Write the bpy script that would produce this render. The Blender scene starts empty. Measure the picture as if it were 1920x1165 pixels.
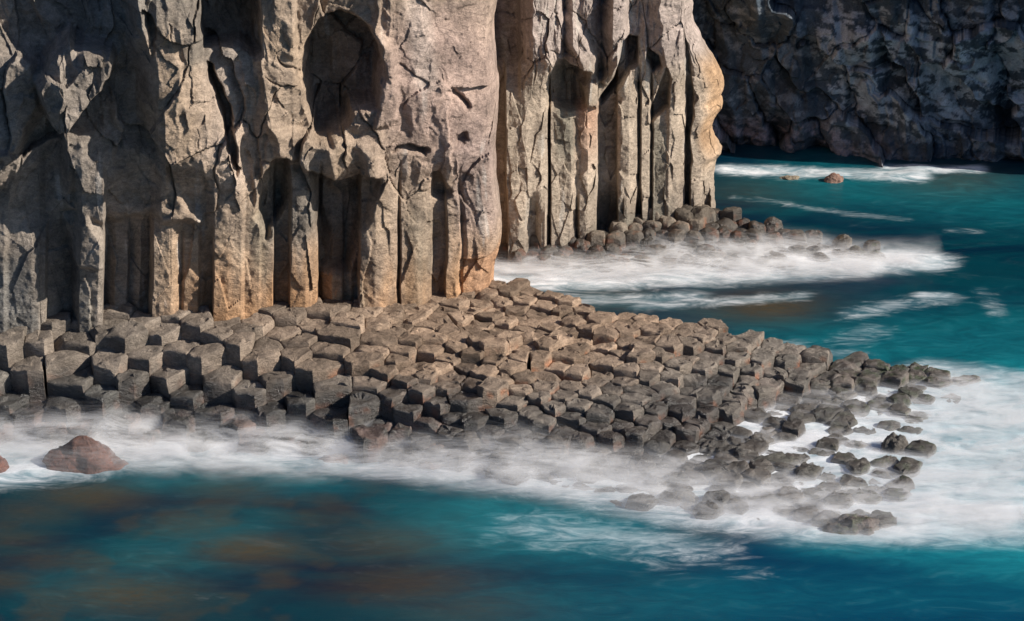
import bpy, math, random
import numpy as np
from mathutils import Vector

# ------------------------------------------------------------------ camera, sky, sun, exposure
sc = bpy.context.scene
C = sc.collection
PITCH = math.radians(20.0)
HFOV = math.radians(25.0)
CAMH = 24.0
F = 960.0 / math.tan(HFOV / 2)
cam_d = bpy.data.cameras.new('camera')
cam = bpy.data.objects.new('camera', cam_d)
C.objects.link(cam)
cam.location = (0, 0, CAMH)
cam.rotation_euler = (math.radians(90) - PITCH, 0, 0)
cam_d.sensor_width = 36
cam_d.angle = HFOV
cam_d.clip_start = 0.5
cam_d.clip_end = 9000
sc.camera = cam

SUN = Vector((0.82, -0.175, 0.48)).normalized()
world = bpy.data.worlds.new('World')
sc.world = world
world.use_nodes = True
wn = world.node_tree
bg = wn.nodes['Background']
sky = wn.nodes.new('ShaderNodeTexSky')
sky.sky_type = 'NISHITA'
sky.sun_disc = False
sky.sun_elevation = math.asin(SUN.z)
sky.sun_rotation = math.atan2(SUN.x, SUN.y)
tint = wn.nodes.new('ShaderNodeMixRGB'); tint.blend_type = 'MULTIPLY'; tint.inputs[0].default_value = 1.0
tint.inputs[2].default_value = (.72, .92, 1.22, 1)
wn.links.new(sky.outputs[0], tint.inputs[1])
wn.links.new(tint.outputs[0], bg.inputs[0])
bg.inputs[1].default_value = 0.05
sun_d = bpy.data.lights.new('sun', 'SUN')
sun_d.energy = 5.0
sun_d.angle = math.radians(0.5)
sun_d.color = (1.0, 0.93, 0.83)
sun = bpy.data.objects.new('sun', sun_d)
C.objects.link(sun)
sun.rotation_euler = SUN.to_track_quat('Z', 'Y').to_euler()
sun.location = (40, -10, 40)
sc.view_settings.view_transform = 'Standard'
sc.view_settings.look = 'None'
sc.view_settings.exposure = 0.45
sc.view_settings.gamma = 1.0
sc.cycles.transparent_max_bounces = 40
sc.cycles.max_bounces = 6
sc.cycles.diffuse_bounces = 3

# ------------------------------------------------------------------ numeric helpers
CP, SP = math.cos(PITCH), math.sin(PITCH)


def proj(x, y, z):
    zc = y * CP + (CAMH - z) * SP
    return 960 + F * x / zc, 582.5 + F * ((CAMH - z) * CP - y * SP) / zc


def at(px, py, z):
    dep = PITCH + math.atan((py - 582.5) / F)
    y = (CAMH - z) / math.tan(dep)
    zc = y * CP + (CAMH - z) * SP
    return (px - 960) / F * zc, y


def hsh(ix, iy, iz, seed):
    h = (ix.astype(np.int64) * 374761393 + iy.astype(np.int64) * 668265263 + iz.astype(np.int64) * 2147483647 + seed * 974634777) & 0xFFFFFFFF
    h = ((h ^ (h >> 13)) * 1274126177) & 0xFFFFFFFF
    h = ((h ^ (h >> 16)) * 2246822519) & 0xFFFFFFFF
    h = h ^ (h >> 15)
    return (h & 0xFFFFFF) / float(0xFFFFFF)


def vn(x, y, z=None, seed=0):
    """smooth value noise in -1..1"""
    x = np.asarray(x, float); y = np.asarray(y, float)
    z = np.zeros_like(x) if z is None else np.asarray(z, float)
    ix, iy, iz = np.floor(x), np.floor(y), np.floor(z)
    fx, fy, fz = x - ix, y - iy, z - iz
    u, v, w = [t * t * t * (t * (t * 6 - 15) + 10) for t in (fx, fy, fz)]
    r = 0
    for a in (0, 1):
        for b in (0, 1):
            for c in (0, 1):
                wt = (u if a else 1 - u) * (v if b else 1 - v) * (w if c else 1 - w)
                r = r + wt * hsh(ix + a, iy + b, iz + c, seed)
    return r * 2 - 1


def fbm(x, y, z=None, seed=0, octv=4, gain=0.5, ridged=False):
    r = 0; a = 1.0; f = 1.0; t = 0
    z = np.zeros_like(np.asarray(x, float)) if z is None else z
    for o in range(octv):
        n = vn(x * f + 17.3 * o, y * f - 9.1 * o, z * f + 5.7 * o, seed + o)
        if ridged:
            n = 1 - 2 * np.abs(n)
        r = r + a * n; t += a
        a *= gain; f *= 2.03
    return r / t


def facet(u, v, seed=0, slope=0.6, off=0.5):
    """piecewise planar relief and distance to the nearest crease"""
    iu, iv = np.floor(u), np.floor(v)
    d1 = np.full(u.shape, 9.0); d2 = np.full(u.shape, 9.0); h = np.zeros(u.shape)
    zz = np.zeros_like(iu)
    for a in (-1, 0, 1):
        for b in (-1, 0, 1):
            cu = iu + a; cv = iv + b
            pu = cu + hsh(cu, cv, zz, seed); pv = cv + hsh(cu, cv, zz, seed + 1)
            du = u - pu; dv = v - pv
            d = np.sqrt(du * du + dv * dv)
            hh = (hsh(cu, cv, zz, seed + 2) - .5) * 2 * off + slope * (du * (hsh(cu, cv, zz, seed + 3) - .5) * 2 + dv * (hsh(cu, cv, zz, seed + 4) - .5) * 2)
            m = d < d1
            d2 = np.where(m, d1, np.minimum(d2, d))
            h = np.where(m, hh, h)
            d1 = np.where(m, d, d1)
    return h, d2 - d1


def sst(a, b, x):
    t = np.clip((x - a) / (b - a), 0, 1)
    return t * t * (3 - 2 * t)


def sdf(px, py, poly, ys=1.0):
    """signed distance to polygon, negative inside"""
    d = np.full(px.shape, 1e9); inside = np.zeros(px.shape, bool)
    n = len(poly)
    for i in range(n):
        ax, ay = poly[i]; bx, by = poly[(i + 1) % n]
        ay *= ys; by *= ys
        ex, ey = bx - ax, by - ay
        wx, wy = px - ax, py * ys - ay
        t = np.clip((wx * ex + wy * ey) / (ex * ex + ey * ey + 1e-9), 0, 1)
        d = np.minimum(d, (wx - ex * t) ** 2 + (wy - ey * t) ** 2)
        c = ((ay > py * ys) != (by > py * ys)) & (px < (bx - ax) * (py * ys - ay) / (by - ay + 1e-12) + ax)
        inside ^= c
    d = np.sqrt(d)
    return np.where(inside, -d, d)


def stroke(px, py, pts, ys=1.0):
    d = np.full(px.shape, 1e9)
    for (ax, ay), (bx, by) in zip(pts[:-1], pts[1:]):
        ay *= ys; by *= ys
        ex, ey = bx - ax, by - ay
        wx, wy = px - ax, py * ys - ay
        t = np.clip((wx * ex + wy * ey) / (ex * ex + ey * ey + 1e-9), 0, 1)
        d = np.minimum(d, (wx - ex * t) ** 2 + (wy - ey * t) ** 2)
    return np.sqrt(d)


def lerp(a, b, t):
    return a + (b - a) * t


def mixc(col, rgb, m):
    """mix an (N,3) colour array towards rgb with mask m"""
    return col * (1 - m[..., None]) + np.array(rgb) * m[..., None]


# ------------------------------------------------------------------ object helpers
def mesh_obj(name, verts, faces, mat, parent=None, col=None, normals=None, loc=None, smooth=True, attrs=None):
    me = bpy.data.meshes.new(name)
    verts = np.asarray(verts, np.float32); faces = np.asarray(faces, np.int32)
    if loc is not None:
        verts = verts - np.array(loc, np.float32)
    k = faces.shape[1]
    me.vertices.add(len(verts)); me.vertices.foreach_set('co', verts.ravel())
    me.loops.add(faces.size); me.loops.foreach_set('vertex_index', faces.ravel())
    me.polygons.add(len(faces))
    me.polygons.foreach_set('loop_start', np.arange(0, faces.size, k, dtype=np.int32))
    me.polygons.foreach_set('loop_total', np.full(len(faces), k, np.int32))
    me.update(calc_edges=True)
    me.validate()
    if smooth:
        me.polygons.foreach_set('use_smooth', np.ones(len(me.polygons), bool))
    if col is not None:
        a = me.color_attributes.new('col', 'FLOAT_COLOR', 'POINT')
        a.data.foreach_set('color', np.asarray(col, np.float32).ravel())
    me.materials.append(mat)
    if normals is not None:
        me.normals_split_custom_set_from_vertices(normals)
    o = bpy.data.objects.new(name, me)
    if loc is not None:
        o.location = loc
    C.objects.link(o)
    if parent is not None:
        o.parent = parent
        if loc is not None:
            o.location = Vector(loc) - parent.location
    return o


def tag(o, label=None, cat=None, group=None, kind=None):
    if label: o['label'] = label
    if cat: o['category'] = cat
    if group: o['group'] = group
    if kind: o['kind'] = kind
    return o


def empty(name, loc):
    o = bpy.data.objects.new(name, None)
    o.location = loc
    C.objects.link(o)
    return o


def grid_faces(nr, nc):
    i = np.arange(nr - 1)[:, None]; j = np.arange(nc - 1)[None, :]
    a = i * nc + j
    return np.stack([a, a + 1, a + nc + 1, a + nc], -1).reshape(-1, 4)


def grid_normals(P):
    du = np.gradient(P, axis=1); dv = np.gradient(P, axis=0)
    n = np.cross(du, dv)
    return n / (np.linalg.norm(n, axis=-1, keepdims=True) + 1e-12)


# ------------------------------------------------------------------ materials
class NT:
    def __init__(s, name):
        s.m = bpy.data.materials.new(name); s.m.use_nodes = True
        s.t = s.m.node_tree; s.t.nodes.clear()
        s.out = s.n('OutputMaterial')

    def n(s, ty, **kw):
        nd = s.t.nodes.new('ShaderNode' + ty)
        for k, v in kw.items():
            setattr(nd, k, v)
        return nd

    def l(s, a, b):
        s.t.links.new(a, b)

    def put(s, sock, v):
        if hasattr(v, 'is_output') or isinstance(v, bpy.types.NodeSocket):
            s.l(v, sock)
        else:
            sock.default_value = v

    def math(s, op, a, b=0.0, c=None, clamp=False):
        nd = s.n('Math', operation=op, use_clamp=clamp)
        s.put(nd.inputs[0], a); s.put(nd.inputs[1], b)
        if c is not None: s.put(nd.inputs[2], c)
        return nd.outputs[0]

    def mix(s, f, a, b, blend='MIX'):
        nd = s.n('MixRGB', blend_type=blend)
        s.put(nd.inputs[0], f); s.put(nd.inputs[1], a); s.put(nd.inputs[2], b)
        return nd.outputs[0]

    def pos(s, scale=(1, 1, 1), rot=(0, 0, 0)):
        g = s.n('NewGeometry'); mp = s.n('Mapping')
        mp.inputs['Scale'].default_value = scale
        mp.inputs['Rotation'].default_value = rot
        s.l(g.outputs['Position'], mp.inputs[0])
        return mp.outputs[0]

    def noise(s, vec, scale, detail=6, rough=.55, dist=0.0):
        nd = s.n('TexNoise')
        s.l(vec, nd.inputs['Vector'])
        nd.inputs['Scale'].default_value = scale; nd.inputs['Detail'].default_value = detail
        nd.inputs['Roughness'].default_value = rough; nd.inputs['Distortion'].default_value = dist
        return nd.outputs['Fac']

    def ramp(s, v, lo, hi, a=0.0, b=1.0, smooth=True):
        nd = s.n('MapRange', interpolation_type='SMOOTHSTEP' if smooth else 'LINEAR')
        s.put(nd.inputs[0], v)
        for i, q in enumerate((lo, hi, a, b)):
            nd.inputs[1 + i].default_value = q
        return nd.outputs[0]


def rock_material(name, stri=(1, 1, 1.8), bump=1.0, scale=1.0):
    k = NT(name)
    at_ = k.n('Attribute', attribute_name='col')
    col, wet = at_.outputs['Color'], at_.outputs['Alpha']
    p = k.pos(); ps = k.pos(stri)
    n1 = k.noise(p, 1.3 * scale, 8, .6, .4)
    n2 = k.noise(ps, 5 * scale, 9, .66, .5)
    n3 = k.noise(p, 26 * scale, 5, .7)
    v1 = k.ramp(n1, .3, .72, .72, 1.24)
    v2 = k.ramp(n2, .32, .68, .76, 1.20)
    v3 = k.ramp(n3, .33, .67, .80, 1.17)
    v = k.math('MULTIPLY', k.math('MULTIPLY', v1, v2), v3)
    c = k.mix(1.0, col, v, 'MULTIPLY')
    # pale mineral scuffs with a shape of their own
    sc_ = k.noise(k.pos((1.2, 1.2, .45)), 3.1 * scale, 9, .72, 1.2)
    c = k.mix(k.ramp(sc_, .62, .72, 0, .30), c, (.42, .37, .33, 1))
    wn_ = k.math('MULTIPLY', wet, k.ramp(k.noise(p, 2.2, 5, .6), .3, .6, .65, 1.0))
    c = k.mix(wn_, c, k.mix(1.0, c, (.24, .235, .24, 1), 'MULTIPLY'))
    b = k.n('BsdfPrincipled')
    k.l(c, b.inputs['Base Color'])
    r = k.math('SUBTRACT', .92, k.math('MULTIPLY', wn_, k.ramp(n3, .35, .65, .74, .5)))
    k.l(r, b.inputs['Roughness'])
    k.l(k.math('ADD', .3, k.math('MULTIPLY', wn_, .5)), b.inputs['Specular IOR Level'])
    h1 = k.math('MULTIPLY', n2, 1.0)
    # chipped, conchoidal breaks
    vo = k.n('TexVoronoi', feature='F1'); k.l(k.pos((1, 1, 1.6)), vo.inputs['Vector']); vo.inputs['Scale'].default_value = 5.5 * scale
    wv = k.math('ADD', h1, k.math('MULTIPLY', vo.outputs['Distance'], .22))
    wv = k.math('ADD', wv, k.math('MULTIPLY', n3, .40))
    bp = k.n('Bump'); bp.inputs['Strength'].default_value = .8 * bump; bp.inputs['Distance'].default_value = .105
    k.l(wv, bp.inputs['Height'])
    k.l(bp.outputs[0], b.inputs['Normal'])
    k.l(b.outputs[0], k.out.inputs[0])
    return k.m


M_CLIFF = rock_material('cliff_rock')
M_FAR = rock_material('dark_cliff_rock', (1, 1, 1.0), .8, .7)
M_BLOCK = rock_material('column_basalt', (1, 1, 2.0), 1.0, 1.1)
M_BOULD = rock_material('wet_boulder_rock', (1, 1, 1), .9, 1.6)


# ------------------------------------------------------------------ cliffs as relief sheets
def profile(px, knots):
    k = np.array(knots, float)
    return np.interp(px, k[:, 0], k[:, 1])


def by_levels(px, py, levels):
    """levels: list of (py, knots) from low on the wall to high on it"""
    L = sorted(levels, key=lambda t: t[0])
    out = profile(px, L[0][1])
    for (y0, k0), (y1, k1) in zip(L[:-1], L[1:]):
        t = sst(y0, y1, py)
        out = np.where(py > y0, lerp(profile(px, k0), profile(px, k1), t), out)
    return out


def feat(px, py, poly, h, soft):
    return h * sst(soft, -soft, sdf(px, py, poly))


def build_cliff(root, face_name, S, Z, dknots, z0, relief, colour, mat, columns, col_name, col_label=None, lateral=None, pxmax=1e9):
    S = np.asarray(S, float); Z = np.asarray(Z, float)
    d = profile(S, dknots)
    zc = d * CP + (CAMH - z0) * SP
    X = (S - 960) / F * zc
    T = np.stack([np.gradient(X), np.gradient(d)], -1)
    T /= np.linalg.norm(T, axis=1, keepdims=True)
    N = np.stack([T[:, 1], -T[:, 0]], -1)        # towards the camera
    nr, nc = len(Z), len(S)
    bx = np.broadcast_to(X, (nr, nc)); by = np.broadcast_to(d, (nr, nc)); bz = np.broadcast_to(Z[:, None], (nr, nc))
    px, py = proj(bx, by, bz)
    arc = np.concatenate([[0], np.cumsum(np.hypot(np.diff(X), np.diff(d)))])
    U = np.broadcast_to(arc, (nr, nc))
    D = relief(px, py, U, bz)
    Tx, Ty = T[:, 0][None], T[:, 1][None]; Nx, Ny = N[:, 0][None], N[:, 1][None]
    hyp = np.hypot(X, d); Nx, Ny = (-X / hyp)[None], (-d / hyp)[None]      # relief stands out seaward
    L = 0 if lateral is None else lerp(-1.2, lateral(px, py, bz), sst(-3.5, -.6, D))
    P = np.stack([bx + Nx * D + Tx * L, by + Ny * D + Ty * L, bz + 0 * D], -1)
    nrm = grid_normals(P)
    col = colour(px, py, U, bz, D)
    faces = grid_faces(nr, nc)
    fx = px[:-1, :-1].ravel() + 1; fy = py[:-1, :-1].ravel()
    own = np.where(fx > pxmax, -2, -1)
    for ci, c in enumerate(columns):
        m = (own > -2) & (fx > c[0]) & (fx <= c[1]) & (fy > c[2] + 10 * np.sin(fx * .15))
        own[m] = ci
    Pf = P.reshape(-1, 3); Nf = nrm.reshape(-1, 3); Cf = col.reshape(-1, 4)
    for ci in range(-1, len(columns)):
        fs = faces[own == ci]
        if len(fs) == 0: continue
        idx, inv = np.unique(fs, return_inverse=True)
        o = mesh_obj(face_name if ci < 0 else col_name, Pf[idx], inv.reshape(-1, 4), mat, root, Cf[idx], Nf[idx], loc=tuple(root.location))
    return P


# --- main cliff -----------------------------------------------------------------
tan_ = np.array((.345, .262, .195)); grey_ = np.array((.20, .185, .165)); cool_ = np.array((.150, .155, .165))


def refine(lo, hi, dens, knots_list):
    """sample positions, finer where the profile is steep"""
    x = np.linspace(lo, hi, 4000)
    w = np.ones_like(x)
    for k in knots_list:
        g = np.abs(np.gradient(profile(x, k), x)) * 72
        w += np.minimum(g, 4) * .8
    c = np.concatenate([[0], np.cumsum((w[1:] + w[:-1]) * .5 * np.diff(x))])
    n = int(c[-1] / dens)
    return np.interp(np.linspace(0, c[-1], n), c, x)


MB0 = [(-500, .3), (-130, .2), (-128, -.1), (-100, .0), (-96, .9), (-50, 1.0), (-44, .1), (-12, .15), (-8, 1.05), (6, 1.1), (13, 1.02), (17, 1.0), (58, 1.08), (72, 1.0), (76, .9), (84, .82), (90, .5),
       (135, .15), (148, 1.08), (183, 1.16), (192, 1.0), (197, .1), (216, .38), (238, .34), (243, .12), (262, .34), (279, .10), (286, 1.03), (320, 1.1), (326, 1.02), (339, .72), (344, .84), (370, .87), (376, .66), (397, .60),
       (400, 1.14), (428, 1.17), (452, 1.10), (459, .96), (486, .98), (491, .90), (512, .84), (516, .35), (541, .45), (545, .95), (574, 1.02), (596, .78), (600, -.1), (606, .15), (624, .48), (643, .42), (647, .2), (660, .34), (671, .2), (676, .98), (705, 1.10), (744, .88), (748, .62), (753, .92), (784, .98), (808, .76), (812, .50), (834, .50), (838, .86), (859, .87), (863, .72), (872, .93), (905, 1.0), (924, .75), (932, .1), (935, -1.2), (938, -9)]
MB1 = [(-500, .6), (-100, .8), (0, .75), (72, .7), (84, .5), (110, .6), (138, .5), (150, 1.0), (190, 1.1), (197, .5), (280, .5), (300, .95), (335, 1.0), (345, .9), (385, .95),
       (400, 1.3), (425, 1.38), (455, 1.32), (459, 1.2), (486, 1.2), (491, 1.05), (512, .9), (516, .4), (541, .6), (547, 1.02), (574, 1.08), (596, .85), (600, .0), (606, .25), (643, .3),
       (672, .1), (678, 1.05), (705, 1.18), (744, 1.0), (748, .8), (753, 1.0), (784, 1.05), (808, .9), (812, .7), (834, .7), (838, .92), (859, .95), (863, .8), (872, .97), (905, 1.02), (924, .8), (932, .1), (935, -1.2), (938, -9)]
MB2 = [(-500, 1.0), (-50, 1.0), (30, .95), (110, .55), (125, .95), (200, 1.1), (262, .9), (288, 1.2), (308, 1.95), (370, 2.0), (400, 1.95), (440, 1.8), (452, 1.45), (470, 1.5), (510, 1.5), (545, 1.2), (600, 1.22), (660, 1.28), (705, 1.32),
       (760, 1.3), (860, 1.3), (905, 1.2), (924, 1.0), (932, .1), (935, -1.2), (938, -9)]
MB3 = [(-500, 1.2), (0, .9), (80, .9), (200, .7), (255, .8), (272, 1.5), (296, 2.15), (350, 2.2), (385, 1.9), (395, 1.6), (440, 1.6), (480, 1.68), (520, 1.8), (548, 1.7), (560, 1.4), (600, 1.42), (700, 1.62), (800, 1.62), (880, 1.45), (915, 1.2), (928, .5), (935, -1.2), (938, -9)]
MB4 = [(-500, 1.2), (0, .6), (190, .5), (235, .9), (255, 1.7), (290, 2.15), (360, 2.15), (380, 1.3), (470, 1.25), (480, 1.85), (515, 1.95), (548, 1.8), (556, 1.35), (620, 1.5), (700, 1.75), (800, 1.75), (880, 1.5), (915, 1.2), (928, .5), (935, -1.2), (938, -9)]
def main_lateral(px, py, z):
    return sst(780, 930, px) * (.22 * fbm(z * .55, px * 0, seed=71, octv=4) - .04)


MAIN_FEATS = [
    ([(62, 130), (90, 75), (130, 40), (140, 60), (165, 58), (207, 68), (212, 85), (190, 140), (150, 180), (105, 222), (88, 205), (75, 165)], 1.5, 9),
    ([(575, 60), (596, 16), (640, 2), (692, 26), (712, 62), (706, 118), (702, 168), (655, 182), (648, 205), (616, 236), (590, 230), (582, 190), (566, 120)], -1.7, 12),
    ([(372, -40), (486, -40), (494, 75), (484, 82), (455, 62), (420, 66), (385, 66)], -1.3, 5),
    ([(388, 96), (398, 102), (418, 142), (436, 196), (446, 292), (438, 300), (428, 250), (418, 190), (400, 140)], -.8, 4),
    ([(512, 272), (536, 272), (540, 330), (532, 380), (500, 425), (484, 385), (492, 310)], -.75, 8),
    ([(583, 305), (640, 322), (700, 300), (712, 320), (694, 385), (676, 415), (650, 500), (603, 500), (590, 350)], -.75, 9),
    ([(735, 262), (765, 252), (780, 256), (802, 262), (795, 270), (770, 264)], -.42, 5),
    ([(845, 146), (852, 148), (868, 166), (879, 182), (873, 186), (858, 166)], -.32, 5),
    ([(812, 305), (826, 298), (834, 325), (848, 345), (830, 358), (814, 350)], -.45, 6),
    ([(864, 476), (900, 470), (930, 452), (936, 560), (864, 560)], -.35, 4),
    ([(855, 232), (872, 224), (876, 236), (862, 246), (850, 250)], -.3, 5),
    ([(120, 398), (160, 385), (196, 420), (196, 470), (140, 470)], .55, 9),
    ([(210, -60), (262, -60), (280, 60), (262, 30), (250, 10)], .6, 8),
    ([(-60, 60), (60, 90), (72, 180), (40, 240), (0, 330), (-60, 340)], .5, 14),
    ([(110, 230), (180, 215), (290, 270), (330, 330), (380, 395), (300, 385), (200, 400), (120, 380)], .35, 12),
    ([(500, 205), (560, 225), (650, 228), (705, 248), (712, 300), (640, 318), (580, 300), (520, 262)], .45, 10),
    ([(700, 30), (740, 60), (745, 200), (700, 215), (722, 120)], .35, 8),
]


def main_relief(px, py, U, z):
    wx = px + 10 * fbm(U * .6, z * .6, seed=3, octv=3)
    wy = py + 12 * fbm(U * .5, z * .5, seed=9, octv=3)
    cx = px + 3.0 * fbm(U * .3 + 4, z * .8, seed=5, octv=3)
    D0 = by_levels(cx, py, [(-250, MB4), (30, MB4), (130, MB3), (255, MB2), (370, MB1), (445, MB0)])
    top = sst(440, 280, py)                      # 1 in the massive upper rock
    jx = 7 * fbm(U * 2.6, z * 2.2, seed=6, octv=4); jy = 8 * fbm(U * 2.4, z * 2.6, seed=8, octv=4)
    for poly, h, s in MAIN_FEATS:
        D0 = D0 + feat(px + .5 * (wx - px) + jx, py + .5 * (wy - py) + jy, poly, h, s)
    # flowing, folded upper rock
    a = U + .9 * fbm(U * .5, z * .35, seed=21, octv=3); b = z + .9 * fbm(U * .4, z * .4, seed=22, octv=3)
    edge = sst(938, 915, px) * (1 - .35 * sst(700, 760, px) * sst(300, 230, py))
    a = a + .14 * fbm(U * 2.4, z * 2, seed=27, octv=3); b = b + .14 * fbm(U * 2.1, z * 2.3, seed=28, octv=3)
    flow = .34 * fbm(a * 1.0, b * .33, seed=23, octv=3, ridged=True) + .07 * fbm(a * 2.6, b * .8, seed=24, octv=3)
    f1, e1 = facet(a * .75 + 2, b * .5, seed=31, slope=.55, off=.16)
    f2, e2 = facet(a * 2.3, b * 1.5, seed=35, slope=.22, off=.05)
    crack = -.14 * sst(.035, .0, e1) * sst(-.2, .3, fbm(U * .7, z * .7, seed=41, octv=2))
    D = D0 + edge * top * (flow * .85 + f1 * .72 + f2 * .38 + crack * 1.0)
    # columns: chipped faces and cross joints
    g1, q1 = facet(U * 1.6, z * .7 + 7, seed=51, slope=.10, off=.03)
    D = D + (1 - top) * edge * (g1 + .05 * fbm(U * 2, z * 1.2, seed=52, octv=4)) + .035 * fbm(U * 6, z * 6, seed=53, octv=3)
    # cliff leans back above the frame and ends in a plateau
    D = D - sst(12, 17, z) * 3 - np.maximum(z - 17, 0) * 6
    return D


def main_colour(px, py, U, z, D):
    n = fbm(U * .5, z * .35, seed=61, octv=4); n2 = fbm(U * 3, z * .5, seed=62, octv=4); n3 = fbm(U * 1.1, z * 1.1, seed=63, octv=4)
    c = np.broadcast_to(tan_, px.shape + (3,)).copy()
    c = mixc(c, (.40, .295, .205), sst(-.1, .5, n3) * .6)
    c = mixc(c, (.20, .175, .145), sst(.0, .45, n) * .75)
    mauve = sst(230, 60, np.hypot(px - 830, (py - 130) * .9)) * sst(-.6, .1, n3 + .2)
    c = mixc(c, (.37, .265, .225), mauve * .8)
    mauve2 = sst(60, 20, np.abs(px - 895)) * sst(480, 380, py) * sst(180, 260, py)
    c = mixc(c, (.34, .25, .22), mauve2 * .7)
    low = sst(390, 590, py + 70 * n2) * sst(250, 420, px)
    c = mixc(c, (.47, .255, .12), low * .85)
    c = mixc(c, (.50, .27, .15), sst(860, 880, px) * sst(440, 475, py) * .6)
    olive = sst(0.0, .35, fbm(U * .9, z * .25, seed=66, octv=3)) * sst(250, 420, py)
    c = mixc(c, (.20, .175, .13), olive * .6)
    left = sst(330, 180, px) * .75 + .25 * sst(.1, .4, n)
    c = mixc(c, (.185, .180, .170), left * .75)  # shade put into the colour: cooler, darker grey over the cliff's shaded left end
    streak = sst(.38, .62, n2) * sst(-.2, .3, fbm(U * .8, z * .3, seed=64, octv=2))
    c = mixc(c, (.55, .50, .45), streak * .55)
    pale = sst(70, 10, stroke(px, py, [(430, 100), (420, 220), (440, 300)])) * .3 + sst(36, 8, stroke(px, py, [(780, -20), (790, 60), (800, 120)])) * .6
    c = mixc(c, (.58, .47, .40), pale)
    wet = sst(2.6, 1.7, z) * .25
    return np.concatenate([c * (1 + .12 * n3[..., None]), wet[..., None] * np.ones(px.shape + (1,))], -1)


root = empty('basalt_cliff', (-5, 62, 0))
tag(root, 'tall sunlit basalt cliff with tan folded rock over columns, shaded at its left', 'cliff', kind='structure')
S = refine(-420, 938, 2.1, [MB0, MB2])
Zm = np.concatenate([np.arange(.4, 11.6, .034), np.arange(11.6, 17, .2), np.arange(17, 19.1, .3)])
cols_main = [(-128, -46, 500), (-46, 15, 455), (15, 87, 440), (137, 196, 400), (196, 285, 470), (285, 343, 470), (343, 399, 480), (399, 458, 330), (458, 491, 340), (491, 515, 440), (515, 599, 400),
             (599, 675, 440), (675, 747, 400), (747, 810, 300), (810, 862, 350), (862, 934, 290)]
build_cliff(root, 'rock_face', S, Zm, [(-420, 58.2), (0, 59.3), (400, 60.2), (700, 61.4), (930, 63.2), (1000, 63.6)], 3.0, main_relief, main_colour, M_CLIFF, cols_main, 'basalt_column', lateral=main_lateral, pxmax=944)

# --- second cliff ---------------------------------------------------------------
SB0 = [(860, -.5), (925, -.6), (950, -.3), (953, .75), (972, .9), (984, .86), (988, .60), (1004, .50), (1010, .75), (1022, .95), (1027, .6), (1031, .3), (1034, .82), (1052, .88), (1070, .95), (1079, .7), (1082, .5),
       (1087, .85), (1102, .95), (1117, .65), (1121, .1), (1126, -.15), (1156, -.15), (1159, .85), (1176, 1.0), (1192, .75), (1196, .1), (1202, .15), (1205, .88), (1217, .85), (1220, .60), (1223, .92), (1248, .98), (1254, 1.05), (1270, 1.0), (1284, .7), (1287, .1),
       (1290, .2), (1292, .88), (1303, .92), (1312, .7), (1316, .0), (1325, .05), (1328, .55), (1332, .4), (1336, -1.2), (1340, -12)]
SB1 = [(860, -.5), (925, -.8), (946, -.6), (950, .75), (985, .98), (1015, .98), (1026, .75), (1030, .2), (1033, .75), (1052, .82), (1070, .9), (1080, .72), (1084, .75), (1102, .98), (1119, .7), (1122, .3), (1126, .15), (1156, .2), (1159, .85),
       (1165, .98), (1180, 1.05), (1195, .85), (1198, .45), (1204, .9), (1218, .85), (1222, .5), (1226, .85), (1250, .92), (1255, 1.05), (1270, 1.0), (1284, .7), (1287, .1), (1292, .3), (1295, .9), (1310, .85), (1318, .55), (1325, .3), (1332, .1), (1336, -1.2), (1340, -12)]
SB2 = [(860, -.6), (925, -.9), (972, -.7), (978, .6), (1000, 1.3), (1030, 1.4), (1050, 1.0), (1058, .5), (1075, 1.1), (1100, 1.3), (1118, 1.0), (1128, .6), (1150, 1.5), (1172, 1.5), (1180, .8), (1200, .9), (1220, 1.3), (1250, 1.6), (1278, 1.4),
       (1290, .8), (1305, 1.0), (1322, .6), (1331, .1), (1336, -1.5), (1340, -12)]
SEC_FEATS = [
    ([(930, -60), (980, -60), (984, 50), (984, 105), (950, 125), (930, 130)], -.5, 4),
    ([(1048, 95), (1075, 108), (1105, 118), (1100, 180), (1090, 190), (1030, 190), (1032, 130)], -.75, 6),
    ([(1162, 52), (1196, 60), (1196, 110), (1180, 120), (1150, 165), (1128, 190), (1124, 180), (1150, 140), (1160, 100)], -1.1, 4),
    ([(1215, 75), (1235, 85), (1240, 105), (1226, 118), (1214, 95)], -.8, 3),
    ([(1250, 105), (1258, 130), (1254, 185), (1222, 215), (1220, 200), (1236, 160)], -.7, 4),
    ([(1100, 180), (1088, 150), (1130, 130), (1160, 90), (1168, 60), (1150, 130), (1122, 188)], .6, 7),
    ([(1050, 20), (1075, 10), (1110, 60), (1120, 90), (1112, 120), (1075, 108), (1050, 118), (1044, 70)], .35, 8),
    ([(1150, -60), (1180, -60), (1178, 50), (1150, 60), (1130, 40)], .4, 10),
]


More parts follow.
